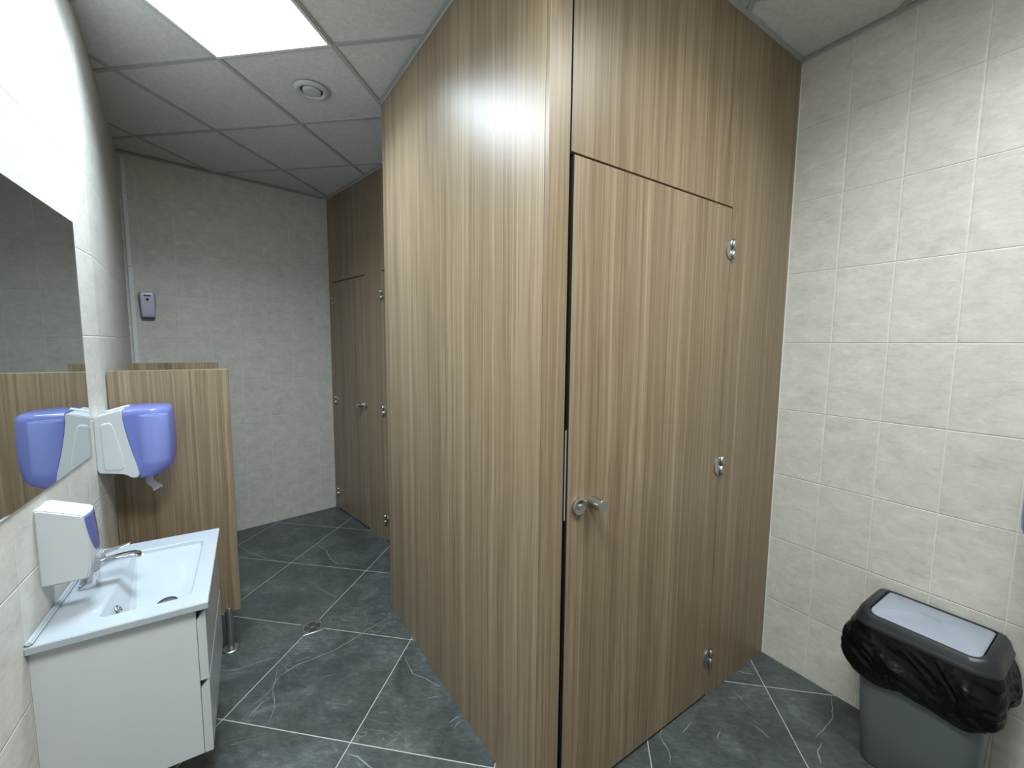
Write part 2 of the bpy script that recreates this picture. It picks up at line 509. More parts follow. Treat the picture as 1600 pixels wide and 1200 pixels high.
def strip(name, F, y0, y1, w=0.018, z=ZC):
    bm = newbox(0.0, w, y0, y1, z - 0.004, z)
    box(bm, 0.0, 0.002, y0, y1, z - 0.012, z - 0.004)
    o = obj(name, bm, TBAR, M=F); o['kind'] = 'structure'
strip('trim_1', FS, 0.0, S_LEN)
strip('trim_2', FD, 0.0, D_LEN, 0.010)
strip('trim_3', FF, 0.0, 1.80)
strip('trim_4', FB, 0.0, 1.35)
strip('trim_5', FR, 0.0, 2.29, 0.010)
strip('trim_6', FL, -2.8, 0.84)
# slim corner bead where the cubicle front meets the right wall
bm = newbox(0.0, 0.004, 0.0, 0.004, 0, ZC - 0.03)
o = obj('trim_7', bm, LEAD, M=FR); o['kind'] = 'structure'

# ================================================================ lamps and ceiling fittings
def ceil_light(pc, qc, label, gm, watt, col):
    pl = (P0 + PS * pc) + PS / 2; ql = (Q0 + QS * qc) + QS / 2
    M = MC @ T(-pl, ql, ZC - 0.004)
    t = empty('ceiling_light', M, label, 'light', 'square light panels in the ceiling grid')
    hx, hy = PS / 2 - 0.0, QS / 2 - 0.0
    bm = bmesh.new()
    o_, i_ = rrect(-hx, hx, -hy, hy, 0.002, 1), rrect(-hx + 0.014, hx - 0.014, -hy + 0.014, hy - 0.014, 0.002, 1)
    loft(bm, [[(x, y, 0.009) for x, y in o_], [(x, y, 0.0) for x, y in o_], [(x, y, 0.0) for x, y in i_], [(x, y, 0.009) for x, y in i_]], False, False, smooth=False)
    obj('frame', bm, LEAD, t)
    bm = newbox(-hx + 0.014, hx - 0.014, -hy + 0.014, hy - 0.014, 0.0012, 0.006)
    obj('diffuser', bm, gm, t)
    ld = bpy.data.lights.new('lamp', 'AREA'); ld.shape = 'RECTANGLE'
    ld.size, ld.size_y = 2 * hx - 0.03, 2 * hy - 0.03
    ld.energy = watt; ld.color = col; ld.spread = SPREAD
    lo = bpy.data.objects.new('lamp', ld); C.objects.link(lo)
    lo.parent = t; lo.location = (0, 0, -0.0005)
    return t
ceil_light(0, -1, 'lit square ceiling panel above the washbasin', GLOW, WATT * 0.82, (0.77, 0.90, 1.0))
ceil_light(-4, -2, 'lit square ceiling panel out of view above the near cubicle door', GLOW2, WATT * 0.44, (0.95, 1.0, 0.99))

ceil_light(-2, -3, 'added square ceiling panel for fill light, unseen above the viewer', GLOW2, WATT * 0.85, (0.93, 1.0, 0.98))  # assumed panel, added only as fill light for the room

t = empty('ceiling_vent', T(-1.039, 2.274, ZC), 'round white air vent in the ceiling beside the light panel', 'vent')
bm = bmesh.new()
lathe(bm, [(0.052, 0.004), (0.054, -0.006), (0.058, -0.010), (0.066, -0.012), (0.076, -0.010), (0.084, -0.004), (0.086, 0.0)])
obj('ring', bm, WHITE, t, smooth=True)
bm = bmesh.new()
lathe(bm, [(0.0, -0.011), (0.020, -0.012), (0.036, -0.012), (0.043, -0.009), (0.045, -0.004), (0.043, 0.0), (0.0, 0.0)])
obj('disc', bm, WHITE, t, smooth=True)
bm = bmesh.new(); lathe(bm, [(0.0, -0.0005), (0.053, -0.0005)])
obj('throat', bm, DARKGAP, t)

# ================================================================ cubicle front by the camera
TH = 0.018
def board(name, F, y0, y1, z0, z1, label, group=None, cat='panel', x1=0.0, th=TH, mats=None):
    bm = newbox(x1 - th, x1, 0, y1 - y0, 0, z1 - z0, 0.0007, 1)
    o = obj(name, bm, mats or WOOD, M=F @ T(0, y0, z0))
    return tag(o, label, cat, group)

board('partition_panel', FS, 0.0, S_LEN - TH - 0.0015, 0, ZC - 0.006, 'tall wide wood-grain side wall of the near cubicle, with the bright lamp reflection on it', cat='partition')
board('front_stile', FD, 0.0, 0.0765, 0, ZC - 0.006, 'narrow vertical wood-grain strip between the large side wall and the near cubicle door')
board('front_stile', FD, 0.9445, D_LEN - 0.001, 0, ZC - 0.006, 'tall plain wood-grain board between the near door hinges and the tiled right wall')
tp = board('transom_panel', FD, 0.0835, 0.9415, 2.1225, ZC - 0.006, 'wide wood-grain board fixed above the near cubicle door')
obj('edge_seal', newbox(-0.0178, -0.0006, -0.0014, -0.0002, 0.0, ZC - 2.14), BLACK, tp)
# the hidden back of the near cubicle and the far row of cubicle fronts
FRET = FS @ Matrix.Rotation(PI / 2, 4, 'Z')

def hinge(door, y, z, sgn, half=0.04):
    """half-round hinge leaf on the door and knuckle on the stile; sgn = direction from seam to the door"""
    bm = bmesh.new()
    n = 20
    pts = [(y + sgn * 0.001, z - half)] + [(y + sgn * (0.001 + 0.034 * math.cos(-PI / 2 + PI * i / n)), z + half * math.sin(-PI / 2 + PI * i / n)) for i in range(1, n)] + [(y + sgn * 0.001, z + half)]
    lo = [(0.0, a, b) for a, b in pts]; hi_ = [(0.004, a, b) for a, b in pts]
    mid = [(0.0052, (a - y) * 0.93 + y, (b - z) * 0.96 + z) for a, b in pts]
    loft(bm, [lo, hi_, mid], smooth=False)
    box(bm, 0.0, 0.004, min(y - sgn * 0.001, y - sgn * 0.010), max(y - sgn * 0.001, y - sgn * 0.010), z - half, z + half)
    h = obj('hinge', bm, STEEL, door)
    h['label'] = 'half-round brushed steel hinge'
    bm = bmesh.new()
    cyl(bm, (0.008, y - sgn * 0.0085, z - half), (0.008, y - sgn * 0.0085, z - 0.001), 0.0068, n=20)
    cyl(bm, (0.008, y - sgn * 0.0085, z + 0.001), (0.008, y - sgn * 0.0085, z + half), 0.0068, n=20)
    cyl(bm, (0.008, y - sgn * 0.0085, z - 0.002), (0.008, y - sgn * 0.0085, z + 0.002), 0.0055, n=20)
    obj('knuckle', bm, STEEL, h)

def make_door(F, y0, y1, ztop, hs, knob_y, lock_y, hy, sgn, label, knobs=True):
    """local frame of the door: origin at its lower left corner"""
    t = empty('cubicle_door', F @ T(0, y0, 0.012), label, 'door')
    W, H = y1 - y0, ztop - 0.012
    obj('door_leaf', newbox(-TH, 0, 0, W, 0, H, 0.0007, 1), WOOD, t)
    for z in hs: hinge(t, (hy - y0), z - 0.012, sgn)
    if knobs:
        ky, lz = knob_y - y0, 1.056 - 0.012
        bm = bmesh.new()
        X = Matrix.Translation((0, ky, lz)) @ Matrix.Rotation(PI / 2, 4, 'Y')
        lathe(bm, [(0.0, 0.0), (0.0185, 0.0), (0.0185, 0.050), (0.0205, 0.051), (0.0205, 0.0530), (0.0195, 0.054), (0.0, 0.054)], X, 48)
        o = obj('knob', bm, STEEL, t, smooth=True, angle=0.6); o['label'] = 'brushed steel cylinder knob'
        bm = bmesh.new(); ly = lock_y - y0
        X = Matrix.Translation((0, ly, lz - 0.003)) @ Matrix.Rotation(PI / 2, 4, 'Y')
        lathe(bm, [(0.0, 0.0), (0.0275, 0.0), (0.0285, 0.002), (0.0275, 0.010), (0.0245, 0.012), (0.0, 0.010)], X, 48)
        o = obj('lock_rosette', bm, STEEL, t, smooth=True, angle=0.6); o['label'] = 'round steel lock rosette'
        bm = bmesh.new()
        lathe(bm, [(0.0, 0.010), (0.0095, 0.010), (0.0095, 0.0145), (0.0080, 0.0160), (0.0, 0.0160)], X, 32)
        obj('button', bm, STEEL, o, smooth=True, angle=0.6)
        bm = bmesh.new()
        pts = []
        for i in range(9):
            a = math.radians(60 + 70 * i / 8); pts.append((0.0185 * math.cos(a), 0.0185 * math.sin(a)))
        for i in range(8, -1, -1):
            a = math.radians(60 + 70 * i / 8); pts.append((0.0135 * math.cos(a), 0.0135 * math.sin(a)))
        loft(bm, [[(0.0112, ly + a, lz - 0.003 + b) for a, b in pts], [(0.0122, ly + a, lz - 0.003 + b) for a, b in pts]], smooth=False)
        obj('indicator', bm, BLACK, o)
    return t

HZ = (1.957, 1.060, 0.185)
d1 = make_door(FD, 0.0955, 0.9415, 2.1165, HZ, 0.200, 0.141, 0.943, -1,
               'large near wood-grain cubicle door with a steel cylinder knob')
# lock keep: the pale strip seen in the gap beside the knob
obj('edge_seal', newbox(-0.0178, -0.0006, -0.0024, -0.0002, 0.0, 2.104), BLACK, d1)
bm = newbox(-0.0125, -0.0075, -0.0034, -0.0025, 1.000, 1.290)
o = obj('lock_edge', bm, LEAD, d1); o['label'] = 'pale metal lock strip in the gap'
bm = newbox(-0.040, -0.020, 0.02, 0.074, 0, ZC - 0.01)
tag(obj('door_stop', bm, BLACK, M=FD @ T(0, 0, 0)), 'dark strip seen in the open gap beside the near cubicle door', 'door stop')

board('front_stile', FF, 0.0, 0.088, 0, ZC - 0.006, 'narrow wood-grain strip in the far corner beside the tiled back wall')
board('transom_panel', FF, 0.0905, 0.6985, 2.111, ZC - 0.006, 'wood-grain board above the far cubicle door in the corner')
board('front_stile', FF, 0.7005, 0.9870, 0, ZC - 0.006, 'wood-grain board between the two far cubicle doors')
board('transom_panel', FF, 0.9890, 1.597, 2.111, ZC - 0.006, 'sliver of wood-grain board above the second far cubicle door, beside the large side wall')
board('front_stile', FF, 1.599, 1.815, 0, ZC - 0.006, 'wood-grain board hidden behind the large side wall of the near cubicle')
make_door(FF, 0.0905, 0.6985, 2.103, (1.945, 1.040, 0.170), 0.628, 0.668, 0.0893, 1,
          'far wood-grain cubicle door in the corner, hinged beside the tiled back wall')
make_door(FF, 0.9890, 1.597, 2.103, (1.932, 1.046, 0.172), 1.53, 1.57, 0.9878, 1,
          'second far cubicle door, a sliver with three hinges beside the large side wall')
board('return_panel', FRET, 0.018, 0.372, 0, ZC - 0.006, 'wood-grain board joining the large side wall to the far cubicle fronts', x1=0.0)

# ================================================================ partitions between the urinals
def low_screen(y0, xa, xb, label):
    t = empty('low_partition', FL @ T(0, y0, 0), label, 'partition', 'low wood-grain screens on the left wall')
    bm = newbox(xa, xb, 0, TH, 0.205, 1.435, 0.0008, 1)
    obj('screen_board', bm, WOOD, t)
    bm = newbox(xa, xb, 0.0006, TH - 0.0006, 1.4350, 1.4358)
    obj('edge_band', bm, EDGE, t)
    bm = bmesh.new()
    X = T(xb - 0.052, TH / 2, 0)
    lathe(bm, [(0.0, 0.0), (0.037, 0.0), (0.038, 0.003), (0.034, 0.006), (0.0165, 0.006), (0.0165, 0.190), (0.0175, 0.196), (0.0175, 0.222), (0.0150, 0.226), (0.0, 0.226)], X, 40)
    f = obj('foot', bm, STEEL, t, smooth=True, angle=0.6); f['label'] = 'steel post foot with round flange'
    return t
low_screen(0.938, -0.004, 0.431, 'low wood-grain screen nearest the basin, on a steel foot')
low_screen(1.785, -0.088, 0.349, 'low wood-grain screen further off, only its top edge showing behind the nearer one')

# ================================================================ mirror
t = empty('wall_mirror', FL @ T(0, 0, 0), 'frameless mirror on the left wall above the basin', 'mirror')
bm = newbox(0.0012, 0.0050, -0.95, 0.640, 1.135, 1.990, 0.0008, 1)
obj('glass', bm, MIRROR, t)
bm = newbox(0.0, 0.0010, -0.948, 0.638, 1.137, 1.988)
obj('backing', bm, DARKGAP, t)

# ================================================================ basin and cabinet
y0v, y1v = -0.008, 0.592
t = empty('washbasin', FL @ T(0, 0, 0.757), 'white ceramic washbasin with a rectangular bowl on the white cabinet', 'sink')
bm = bmesh.new()
zt = 0.024
def LP(x0, x1, a, b, r, z, n=6): return [(p[0], p[1], z) for p in rrect(x0, x1, a, b, r, n)]
loops = [LP(0.002, 0.380, y0v + 0.004, y1v - 0.004, 0.003, 0.0), LP(0.0, 0.384, y0v, y1v, 0.004, 0.004),
         LP(0.0, 0.384, y0v, y1v, 0.004, zt - 0.003), LP(0.002, 0.382, y0v + 0.002, y1v - 0.002, 0.004, zt),
         LP(0.124, 0.338, 0.056, 0.504, 0.022, zt), LP(0.127, 0.335, 0.059, 0.501, 0.021, zt - 0.002),
         ]
def dep(y): return 0.108 - 0.094 * max(0.0, min(1.0, (y - 0.07) / 0.42))
def ramp_loop(kz, ix, ya, yb, r):
    L = []
    for x, y, _ in LP(0.127, 0.335, ya, yb, r, 0):
        D = dep(y)
        q = (x - 0.231) / 0.104
        L.append((x - q * ix * (2.3 if q < 0 else 0.8) * D / 0.10, y, zt - 0.002 - kz * D))
    return L
loops += [ramp_loop(0.35, 0.008, 0.066, 0.499, 0.022), ramp_loop(0.78, 0.020, 0.074, 0.496, 0.028), ramp_loop(0.94, 0.029, 0.084, 0.490, 0.032),
          ramp_loop(1.0, 0.045, 0.100, 0.480, 0.034)]
loops = [LP(0.124, 0.338, 0.056, 0.504, 0.022, 0.0)] + loops
loft(bm, loops, cap0=False, cap1=True)
ba = obj('basin_top', bm, CERAM, t, smooth=True, angle=0.32)
bm = bmesh.new()
box(bm, 0.0006, 0.016, y0v + 0.002, y1v - 0.002, zt + 0.0002, zt + 0.010, 0.004, 3)
obj('rear_lip', bm, CERAM, t, smooth=True, angle=0.7)
bm = bmesh.new(); lathe(bm, [(0.0, 0.004), (0.014, 0.004), (0.026, 0.003), (0.030, 0.0)], T(0.256, 0.205, zt - 0.0805) @ Matrix.Rotation(0.22, 4, 'X'), 36)
obj('drain_cap', bm, STEELD, t, smooth=True)
bm = bmesh.new()
X = T(0.1490, 0.150, zt - 0.034) @ Matrix.Rotation(PI / 2 - 0.50, 4, 'Y')
lathe(bm, [(0.0, 0.001), (0.007, 0.001), (0.007, 0.004), (0.012, 0.004), (0.014, 0.0)], X, 32)
obj('overflow_ring', bm, CHROME, t, smooth=True)

t = empty('vanity_cabinet', FL @ T(0, 0, 0.28), 'white wall-hung cabinet with two drawers under the washbasin', 'cabinet')
a, b = 0.010, 0.574
bm = bmesh.new()
box(bm, 0.001, 0.350, a, a + 0.016, 0, 0.4765, 0.0008, 1)
box(bm, 0.001, 0.350, b - 0.016, b, 0, 0.4765, 0.0008, 1)
box(bm, 0.001, 0.350, a + 0.016, b - 0.016, 0, 0.016)
box(bm, 0.001, 0.012, a + 0.016, b - 0.016, 0.016, 0.330)
obj('carcass', bm, LACQ, t)
def drawer_front(z0, z1, nm):
    # chamfered top edge forms the finger pull
    prof = [(0.3515, z0), (0.3710, z0), (0.3735, z0 + 0.0025), (0.3735, z1 - 0.003), (0.3715, z1), (0.3675, z1), (0.3515, z1 - 0.022)]
    bm = bmesh.new(); prism_y(bm, prof, a, b)
    o = obj('drawer_front', bm, LACQ2, t); return o
drawer_front(0.0, 0.237, 1)
drawer_front(0.243, 0.4640, 2)
for z in (0.2375, 0.4645):
    bm = newbox(0.330, 0.3500, a + 0.0162, b - 0.0162, z - 0.03, z + 0.004)
    obj('pull_channel', bm, LACQ2, t)

# ================================================================ tap
def sweep(bm, path, caps=True, n=20):
    """path: (x, z, half width along y, half height across the path); rounded-rectangle section"""
    loops = []
    for i, (x, z, hw, hh) in enumerate(path):
        x0, z0 = path[max(i - 1, 0)][:2]; x1, z1 = path[min(i + 1, len(path) - 1)][:2]
        d = Vector((x1 - x0, 0, z1 - z0)).normalized(); nr = Vector((-d.z, 0, d.x))
        L = []
        for k in range(n):
            an = 2 * PI * k / n; c, s = math.cos(an), math.sin(an)
            e = 0.62
            L.append(Vector((x, 0, z)) + Vector((0, 1, 0)) * hw * math.copysign(abs(c) ** e, c) + nr * hh * math.copysign(abs(s) ** e, s))
        loops.append(L)
    loft(bm, loops, caps, caps)
t = empty('basin_tap', FL @ T(0.055, 0.290, 0.781), 'chrome single-lever mixer tap on the washbasin', 'tap')
bm = bmesh.new()
sweep(bm, [(0.0, 0.0, 0.024, 0.024), (0.0, 0.004, 0.0245, 0.0245), (0.002, 0.02, 0.022, 0.022), (0.006, 0.045, 0.021, 0.0205), (0.012, 0.066, 0.0205, 0.021), (0.015, 0.080, 0.019, 0.019), (0.016, 0.084, 0.014, 0.014)])
obj('body', bm, CHROME, t, smooth=True, angle=0.9)
bm = bmesh.new()
sweep(bm, [(0.004, 0.055, 0.017, 0.013), (0.025, 0.066, 0.0175, 0.012), (0.050, 0.073, 0.0185, 0.0095), (0.085, 0.0775, 0.0195, 0.008), (0.112, 0.078, 0.0195, 0.007), (0.124, 0.074, 0.0185, 0.0055), (0.128, 0.069, 0.016, 0.004)])
obj('spout', bm, CHROME, t, smooth=True, angle=0.9)
bm = bmesh.new()
sweep(bm, [(0.012, 0.085, 0.012, 0.004), (0.020, 0.094, 0.017, 0.0032), (0.045, 0.102, 0.0175, 0.0026), (0.080, 0.110, 0.016, 0.0022), (0.100, 0.116, 0.013, 0.0018), (0.106, 0.119, 0.008, 0.001)])
cyl(bm, (0.014, 0, 0.078), (0.014, 0, 0.092), 0.012, 0.010, 24)
obj('lever', bm, CHROME, t, smooth=True, angle=0.9)

# ================================================================ soap dispenser
t = empty('soap_dispenser', FL @ T(0, 0.120, 0.877), 'white wall soap dispenser with a violet window above the basin', 'soap dispenser')
bm = bmesh.new()
W_ = 0.100
side = [(0.0, 0.0), (0.0, 0.221), (0.012, 0.221), (0.090, 0.191), (0.096, 0.186), (0.103, 0.10), (0.105, 0.045), (0.099, 0.010), (0.092, 0.0)]
loops = []
K = 10
for i in range(K + 1):
    y = W_ * i / K
    bulge = 0.007 * math.sin(PI * i / K)
    loops.append([(x + (bulge if x > 0.05 else 0), y, z) for x, z in side])
loft(bm, loops, smooth=True)
es = [e for e in bm.edges if all(abs(v.co.y - 0) < 1e-6 for v in e.verts) or all(abs(v.co.y - W_) < 1e-6 for v in e.verts)]
bmesh.ops.bevel(bm, geom=es, offset=0.0035, segments=3, affect='EDGES', clamp_overlap=True)
obj('housing', bm, WHITE, t, smooth=True, angle=0.45)
# tapered violet window following the front face
def front_x(z, y):
    for (xa, za), (xb, zb) in zip(side[4:], side[5:]):
        if zb <= z <= za: return xb + (xa - xb) * (z - zb) / (za - zb) + 0.007 * math.sin(PI * y / W_)
    return 0.096
def front_patch(name, pts_rows, mt, lift, par):
    bm = bmesh.new(); rows = []
    for z, ya, yb in pts_rows:
        rows.append([bm.verts.new((front_x(z, ya + (yb - ya) * k / 8) + lift, ya + (yb - ya) * k / 8, z)) for k in range(9)])
    for A, B in zip(rows, rows[1:]):
        for k in range(8): bm.faces.new((A[k], A[k + 1], B[k + 1], B[k])).smooth = True
    r = bmesh.ops.extrude_face_region(bm, geom=bm.faces[:])
    for v in r['geom']:
        if isinstance(v, bmesh.types.BMVert): v.co.x -= lift + 0.001
    return obj(name, bm, mt, par)
rows = []
for i in range(15):
    q = i / 14; z = 0.184 - 0.120 * q
    hw = 0.043 * (1 - q ** 2.2) ** 0.5 if i < 14 else 0.002
    rows.append((z, 0.050 - hw, 0.050 + hw))
o = front_patch('level_window', rows, WINDOW, 0.0012, t); o['label'] = 'violet tapered level window'
bm = bmesh.new()
lever_prof = [(0.100, 0.004), (0.116, 0.008), (0.121, 0.030), (0.118, 0.052), (0.108, 0.056), (0.104, 0.03)]
prism_y(bm, lever_prof, 0.022, 0.078, bev=0.003)
o = obj('push_lever', bm, mat('clear_lever', sl((190, 196, 206)), 0.1, Transmission_Weight=0.5), t, smooth=True, angle=0.6)
bm = bmesh.new()
X = T(0.030, 0.032, 0.2148) @ Matrix.Rotation(math.atan2(0.030, 0.078), 4, 'Y')
lathe(bm, [(0.0085, 0.0), (0.0085, 0.0006), (0.0100, 0.0006), (0.0100, 0.0)], X, 30)
obj('lock_ring', bm, LEAD, t)

# ================================================================ centre-feed towel dispensers
def towel_dispenser(F, y, z, mirrored, label, group):
    """origin at the lower wall edge; x out, y width 0..0.2, z 0..0.3"""
    t = empty('towel_dispenser', F @ T(0, y, z), label, 'towel dispenser', group)
    Wd = 0.200
    # seam between white back and blue front: x as a function of z
    seam = [(0.0, 0.122), (0.02, 0.124), (0.06, 0.119), (0.11, 0.108), (0.16, 0.098), (0.21, 0.090), (0.25, 0.085), (0.285, 0.084)]
    def sx(zz):
        for (za, xa), (zb, xb) in zip(seam, seam[1:]):
            if za <= zz <= zb: return xa + (xb - xa) * (zz - za) / (zb - za)
        return seam[-1][1] if zz > 0.2 else seam[0][1]
    # white back shell: side outline prism with rounded bottom corner and step
    bm = bmesh.new()
    prof = [(0.0, 0.062), (0.004, 0.048), (0.012, 0.042), (0.070, 0.036), (0.083, 0.032), (0.092, 0.018), (0.100, 0.012), (0.116, 0.010), (0.122, 0.016), (0.124, 0.03)]
    prof += [(sx(zz), zz) for zz in (0.06, 0.11, 0.16, 0.21, 0.25)] + [(0.085, 0.284), (0.080, 0.288), (0.0, 0.264)]
    prism_y(bm, prof, 0.0, Wd, bev=0.003)
    obj('back_shell', bm, WHITE, t, smooth=True, angle=0.5)
    # raised pad pressed into both cheeks
    for ys, yo in ((0.0, -0.0022), (Wd, 0.0022)):
        bm = bmesh.new()
        pad = [(0.020, 0.060), (0.026, 0.050), (0.072, 0.046), (0.082, 0.056), (0.080, 0.10), (0.064, 0.19), (0.054, 0.235), (0.046, 0.244), (0.024, 0.240), (0.018, 0.230)]
        cx = sum(p_[0] for p_ in pad) / len(pad); cz = sum(p_[1] for p_ in pad) / len(pad)
        inn = [(cx + (x - cx) * 0.86, cz + (zz - cz) * 0.94) for x, zz in pad]
        loft(bm, [[(x, ys, zz) for x, zz in pad], [(x, ys + yo, zz) for x, zz in inn]], smooth=False)
        obj('cheek_pad', bm, WHITE, t)
    # blue translucent front cover
    bm = bmesh.new()
    lv = [(0.002, 0.150, 0.022), (0.006, 0.180, 0.010), (0.018, 0.205, 0.004), (0.040, 0.222, 0.001), (0.080, 0.230, 0.0), (0.150, 0.233, 0.0), (0.220, 0.231, 0.0), (0.262, 0.229, 0.0), (0.280, 0.225, 0.001), (0.288, 0.216, 0.006), (0.291, 0.200, 0.016)]
    loops = []
    for zz, xf, ins in lv:
        r = 0.060
        pts = rrect(sx(zz) + 0.001, xf, ins, Wd - ins, (0.002, min(r, xf - sx(zz) - 0.006), min(r, xf - sx(zz) - 0.006), 0.002), 8)
        loops.append([(x, yy, zz) for x, yy in pts])
    loft(bm, loops, smooth=True)
    bc = obj('front_cover', bm, BLUE, t, smooth=True, angle=0.8); bc['label'] = 'translucent blue front cover'
    # top latch
    bm = bmesh.new()
    sweep_pts = [(0.030, 0.276), (0.052, 0.283), (0.080, 0.291), (0.092, 0.2935)]
    for (xa, za), (xb, zb) in zip(sweep_pts, sweep_pts[1:]):
        cyl(bm, (xa, Wd * 0.45, za), (xb, Wd * 0.45, zb), 0.006, 0.006, 12)
    box(bm, 0.018, 0.046, Wd * 0.36, Wd * 0.54, 0.268, 0.281, 0.003, 2)
    obj('key_latch', bm, WHITE, t, smooth=True, angle=0.6)
    return t
def paper_roll(F, y, z, label, group):
    t = empty('paper_roll', F @ T(0.165, y + 0.1, z + 0.050), label, 'paper roll', group)
    bm = bmesh.new(); lathe(bm, [(0.020, 0.0), (0.047, 0.0), (0.048, 0.004), (0.048, 0.196), (0.047, 0.200), (0.020, 0.200), (0.020, 0.0)], n=40)
    obj('roll', bm, PAPER, t, smooth=True, angle=0.6)
    bm = bmesh.new()
    # crumpled tail hanging out of the bottom
    rows = []
    for i in range(9):
        q = i / 8
        zz = -0.046 - 0.078 * q; xx = -0.040 + 0.034 * q + 0.006 * math.sin(q * 9)
        hw = 0.013 + 0.020 * q
        rows.append([bm.verts.new((xx + 0.012 * q * math.sin(k * 1.3 + q * 2) * 0.5 + (k - 3) * hw / 6, (k - 3) * hw * 0.30, zz + 0.004 * math.sin(k * 1.7 + 1) * q)) for k in range(7)])
    for A, B in zip(rows, rows[1:]):
        for k in range(6): bm.faces.new((A[k], A[k + 1], B[k + 1], B[k])).smooth = True
    bmesh.ops.solidify(bm, geom=bm.faces[:], thickness=0.0006)
    obj('paper_tail', bm, PAPER, t)
    return t
G1 = 'blue and white towel dispensers'
towel_dispenser(FL, 0.690, 1.005, False, 'white and translucent blue centre-feed towel dispenser on the left wall, reflected in the mirror', G1)
paper_roll(FL, 0.690, 1.005, 'paper roll inside the left blue dispenser, its tail hanging out below', 'paper rolls in the dispensers')
towel_dispenser(FR, 0.798, 0.975, False, 'blue towel dispenser on the right wall, a thin blue sliver at the picture edge', G1)
paper_roll(FR, 0.798, 0.975, 'paper roll inside the right wall dispenser, out of view', 'paper rolls in the dispensers')

# ================================================================ air freshener on the back wall
t = empty('air_freshener', FB @ T(0, 0.060, 1.722), 'small lilac-white air freshener on the back wall in the far left corner', 'air freshener')
bm = bmesh.new()
Wf = 0.092
loops = []
for z, xf, ins in [(0.0, 0.038, 0.012), (0.012, 0.044, 0.009), (0.05, 0.050, 0.005), (0.12, 0.056, 0.001), (0.170, 0.060, 0.0), (0.186, 0.056, 0.003), (0.191, 0.048, 0.010)]:
    loops.append([(x, y, z) for x, y in rrect(0.0, xf * 0.55, ins, Wf - ins, 0.004, 4)])
loft(bm, loops)
obj('housing', bm, FRESHD, t, smooth=True, angle=0.7)
bm = bmesh.new(); loops = []
FP = [(0.016, 0.046, 0.013), (0.020, 0.050, 0.011), (0.05, 0.056, 0.009), (0.12, 0.062, 0.007), (0.168, 0.065, 0.006), (0.184, 0.062, 0.008), (0.190, 0.050, 0.014)]
for z, xf, ins in FP:
    loops.append([(x, y, z) for x, y in rrect(0.020, xf, ins, Wf - ins, (0.002, 0.010, 0.010, 0.002), 5)])
loft(bm, loops)
obj('front_cover', bm, FRESH, t, smooth=True, angle=0.7)
obj('display', newbox(0.0630, 0.0662, 0.026, 0.066, 0.160, 0.170, 0.0008, 1), SCREEN, t)
bm = bmesh.new()
sh = [(0.0, -0.009), (0.006, -0.004), (0.0085, 0.004), (0.0075, 0.009), (0.003, 0.0075), (0.0, 0.009), (-0.003, 0.0075), (-0.0075, 0.009), (-0.0085, 0.004), (-0.006, -0.004)]
loft(bm, [[(0.0600, 0.046 + y, 0.137 + z) for y, z in sh], [(0.0650, 0.046 + y, 0.137 + z) for y, z in sh]], smooth=False)
obj('shield_sensor', bm, BLACK, t)
obj('maker_mark', newbox(0.0480, 0.0515, 0.050, 0.076, 0.0225, 0.0265), LAV, t)

# conduit in the far left corner
t = empty('conduit', FB @ T(0, 0.004, 0), 'slim white conduit running up the far left corner', 'pipe')
obj('channel', newbox(0.0004, 0.016, 0.012, 0.036, 0, 2.083, 0.003, 2), LEAD, t)
obj('upper_channel', newbox(0.0004, 0.014, 0.012, 0.034, 2.087, ZC - 0.026, 0.003, 2), LEAD, t)

# ================================================================ floor drain
t = empty('floor_drain', T(-1.092, 2.176, 0.0) @ Matrix.Rotation(math.radians(31.5), 4, 'Z'), 'small square steel floor drain with curved slots, at a tile crossing', 'drain')
bm = bmesh.new(); h = 0.052
loft(bm, [LP(-h, h, -h, h, 0.002, 0.0, 2), LP(-h, h, -h, h, 0.002, 0.0016, 2), LP(-h + 0.003, h - 0.003, -h + 0.003, h - 0.003, 0.002, 0.0022, 2)])
obj('grate', bm, STEEL, t)
k = 0
for rr in (0.038, 0.030, 0.022, 0.014):
    for a0 in (0, 90, 180, 270):
        bm = bmesh.new(); pts = []
        span = 38
        for i in range(9):
            an = math.radians(a0 - span + 2 * span * i / 8); pts.append(((rr + 0.0022) * math.cos(an), (rr + 0.0022) * math.sin(an)))
        for i in range(8, -1, -1):
            an = math.radians(a0 - span + 2 * span * i / 8); pts.append(((rr - 0.0022) * math.cos(an), (rr - 0.0022) * math.sin(an)))
        loft(bm, [[(x, y, 0.0020) for x, y in pts], [(x, y, 0.0026) for x, y in pts]], smooth=False)
        obj('slot', bm, BLACK, t)

# ================================================================ waste bin
BS, BWd = 0.625, 0.158     # centre along the wall, centre out of the wall
MBIN = FR @ T(BWd, BS, 0)
t = empty('waste_bin', MBIN, 'grey swing-lid waste bin with a silver flap standing by the right wall', 'bin')
bm = bmesh.new()
def RL(hx, hy, r, z, n=8): return [(x, y, z) for x, y in rrect(-hx, hx, -hy, hy, r, n)]
loft(bm, [RL(0.098, 0.140, 0.05, 0.0), RL(0.104, 0.146, 0.052, 0.008), RL(0.118, 0.160, 0.055, 0.25), RL(0.132, 0.172, 0.058, 0.50), RL(0.135, 0.175, 0.058, 0.545)])
obj('bin_body', bm, BINBODY, t, smooth=True, angle=0.8)
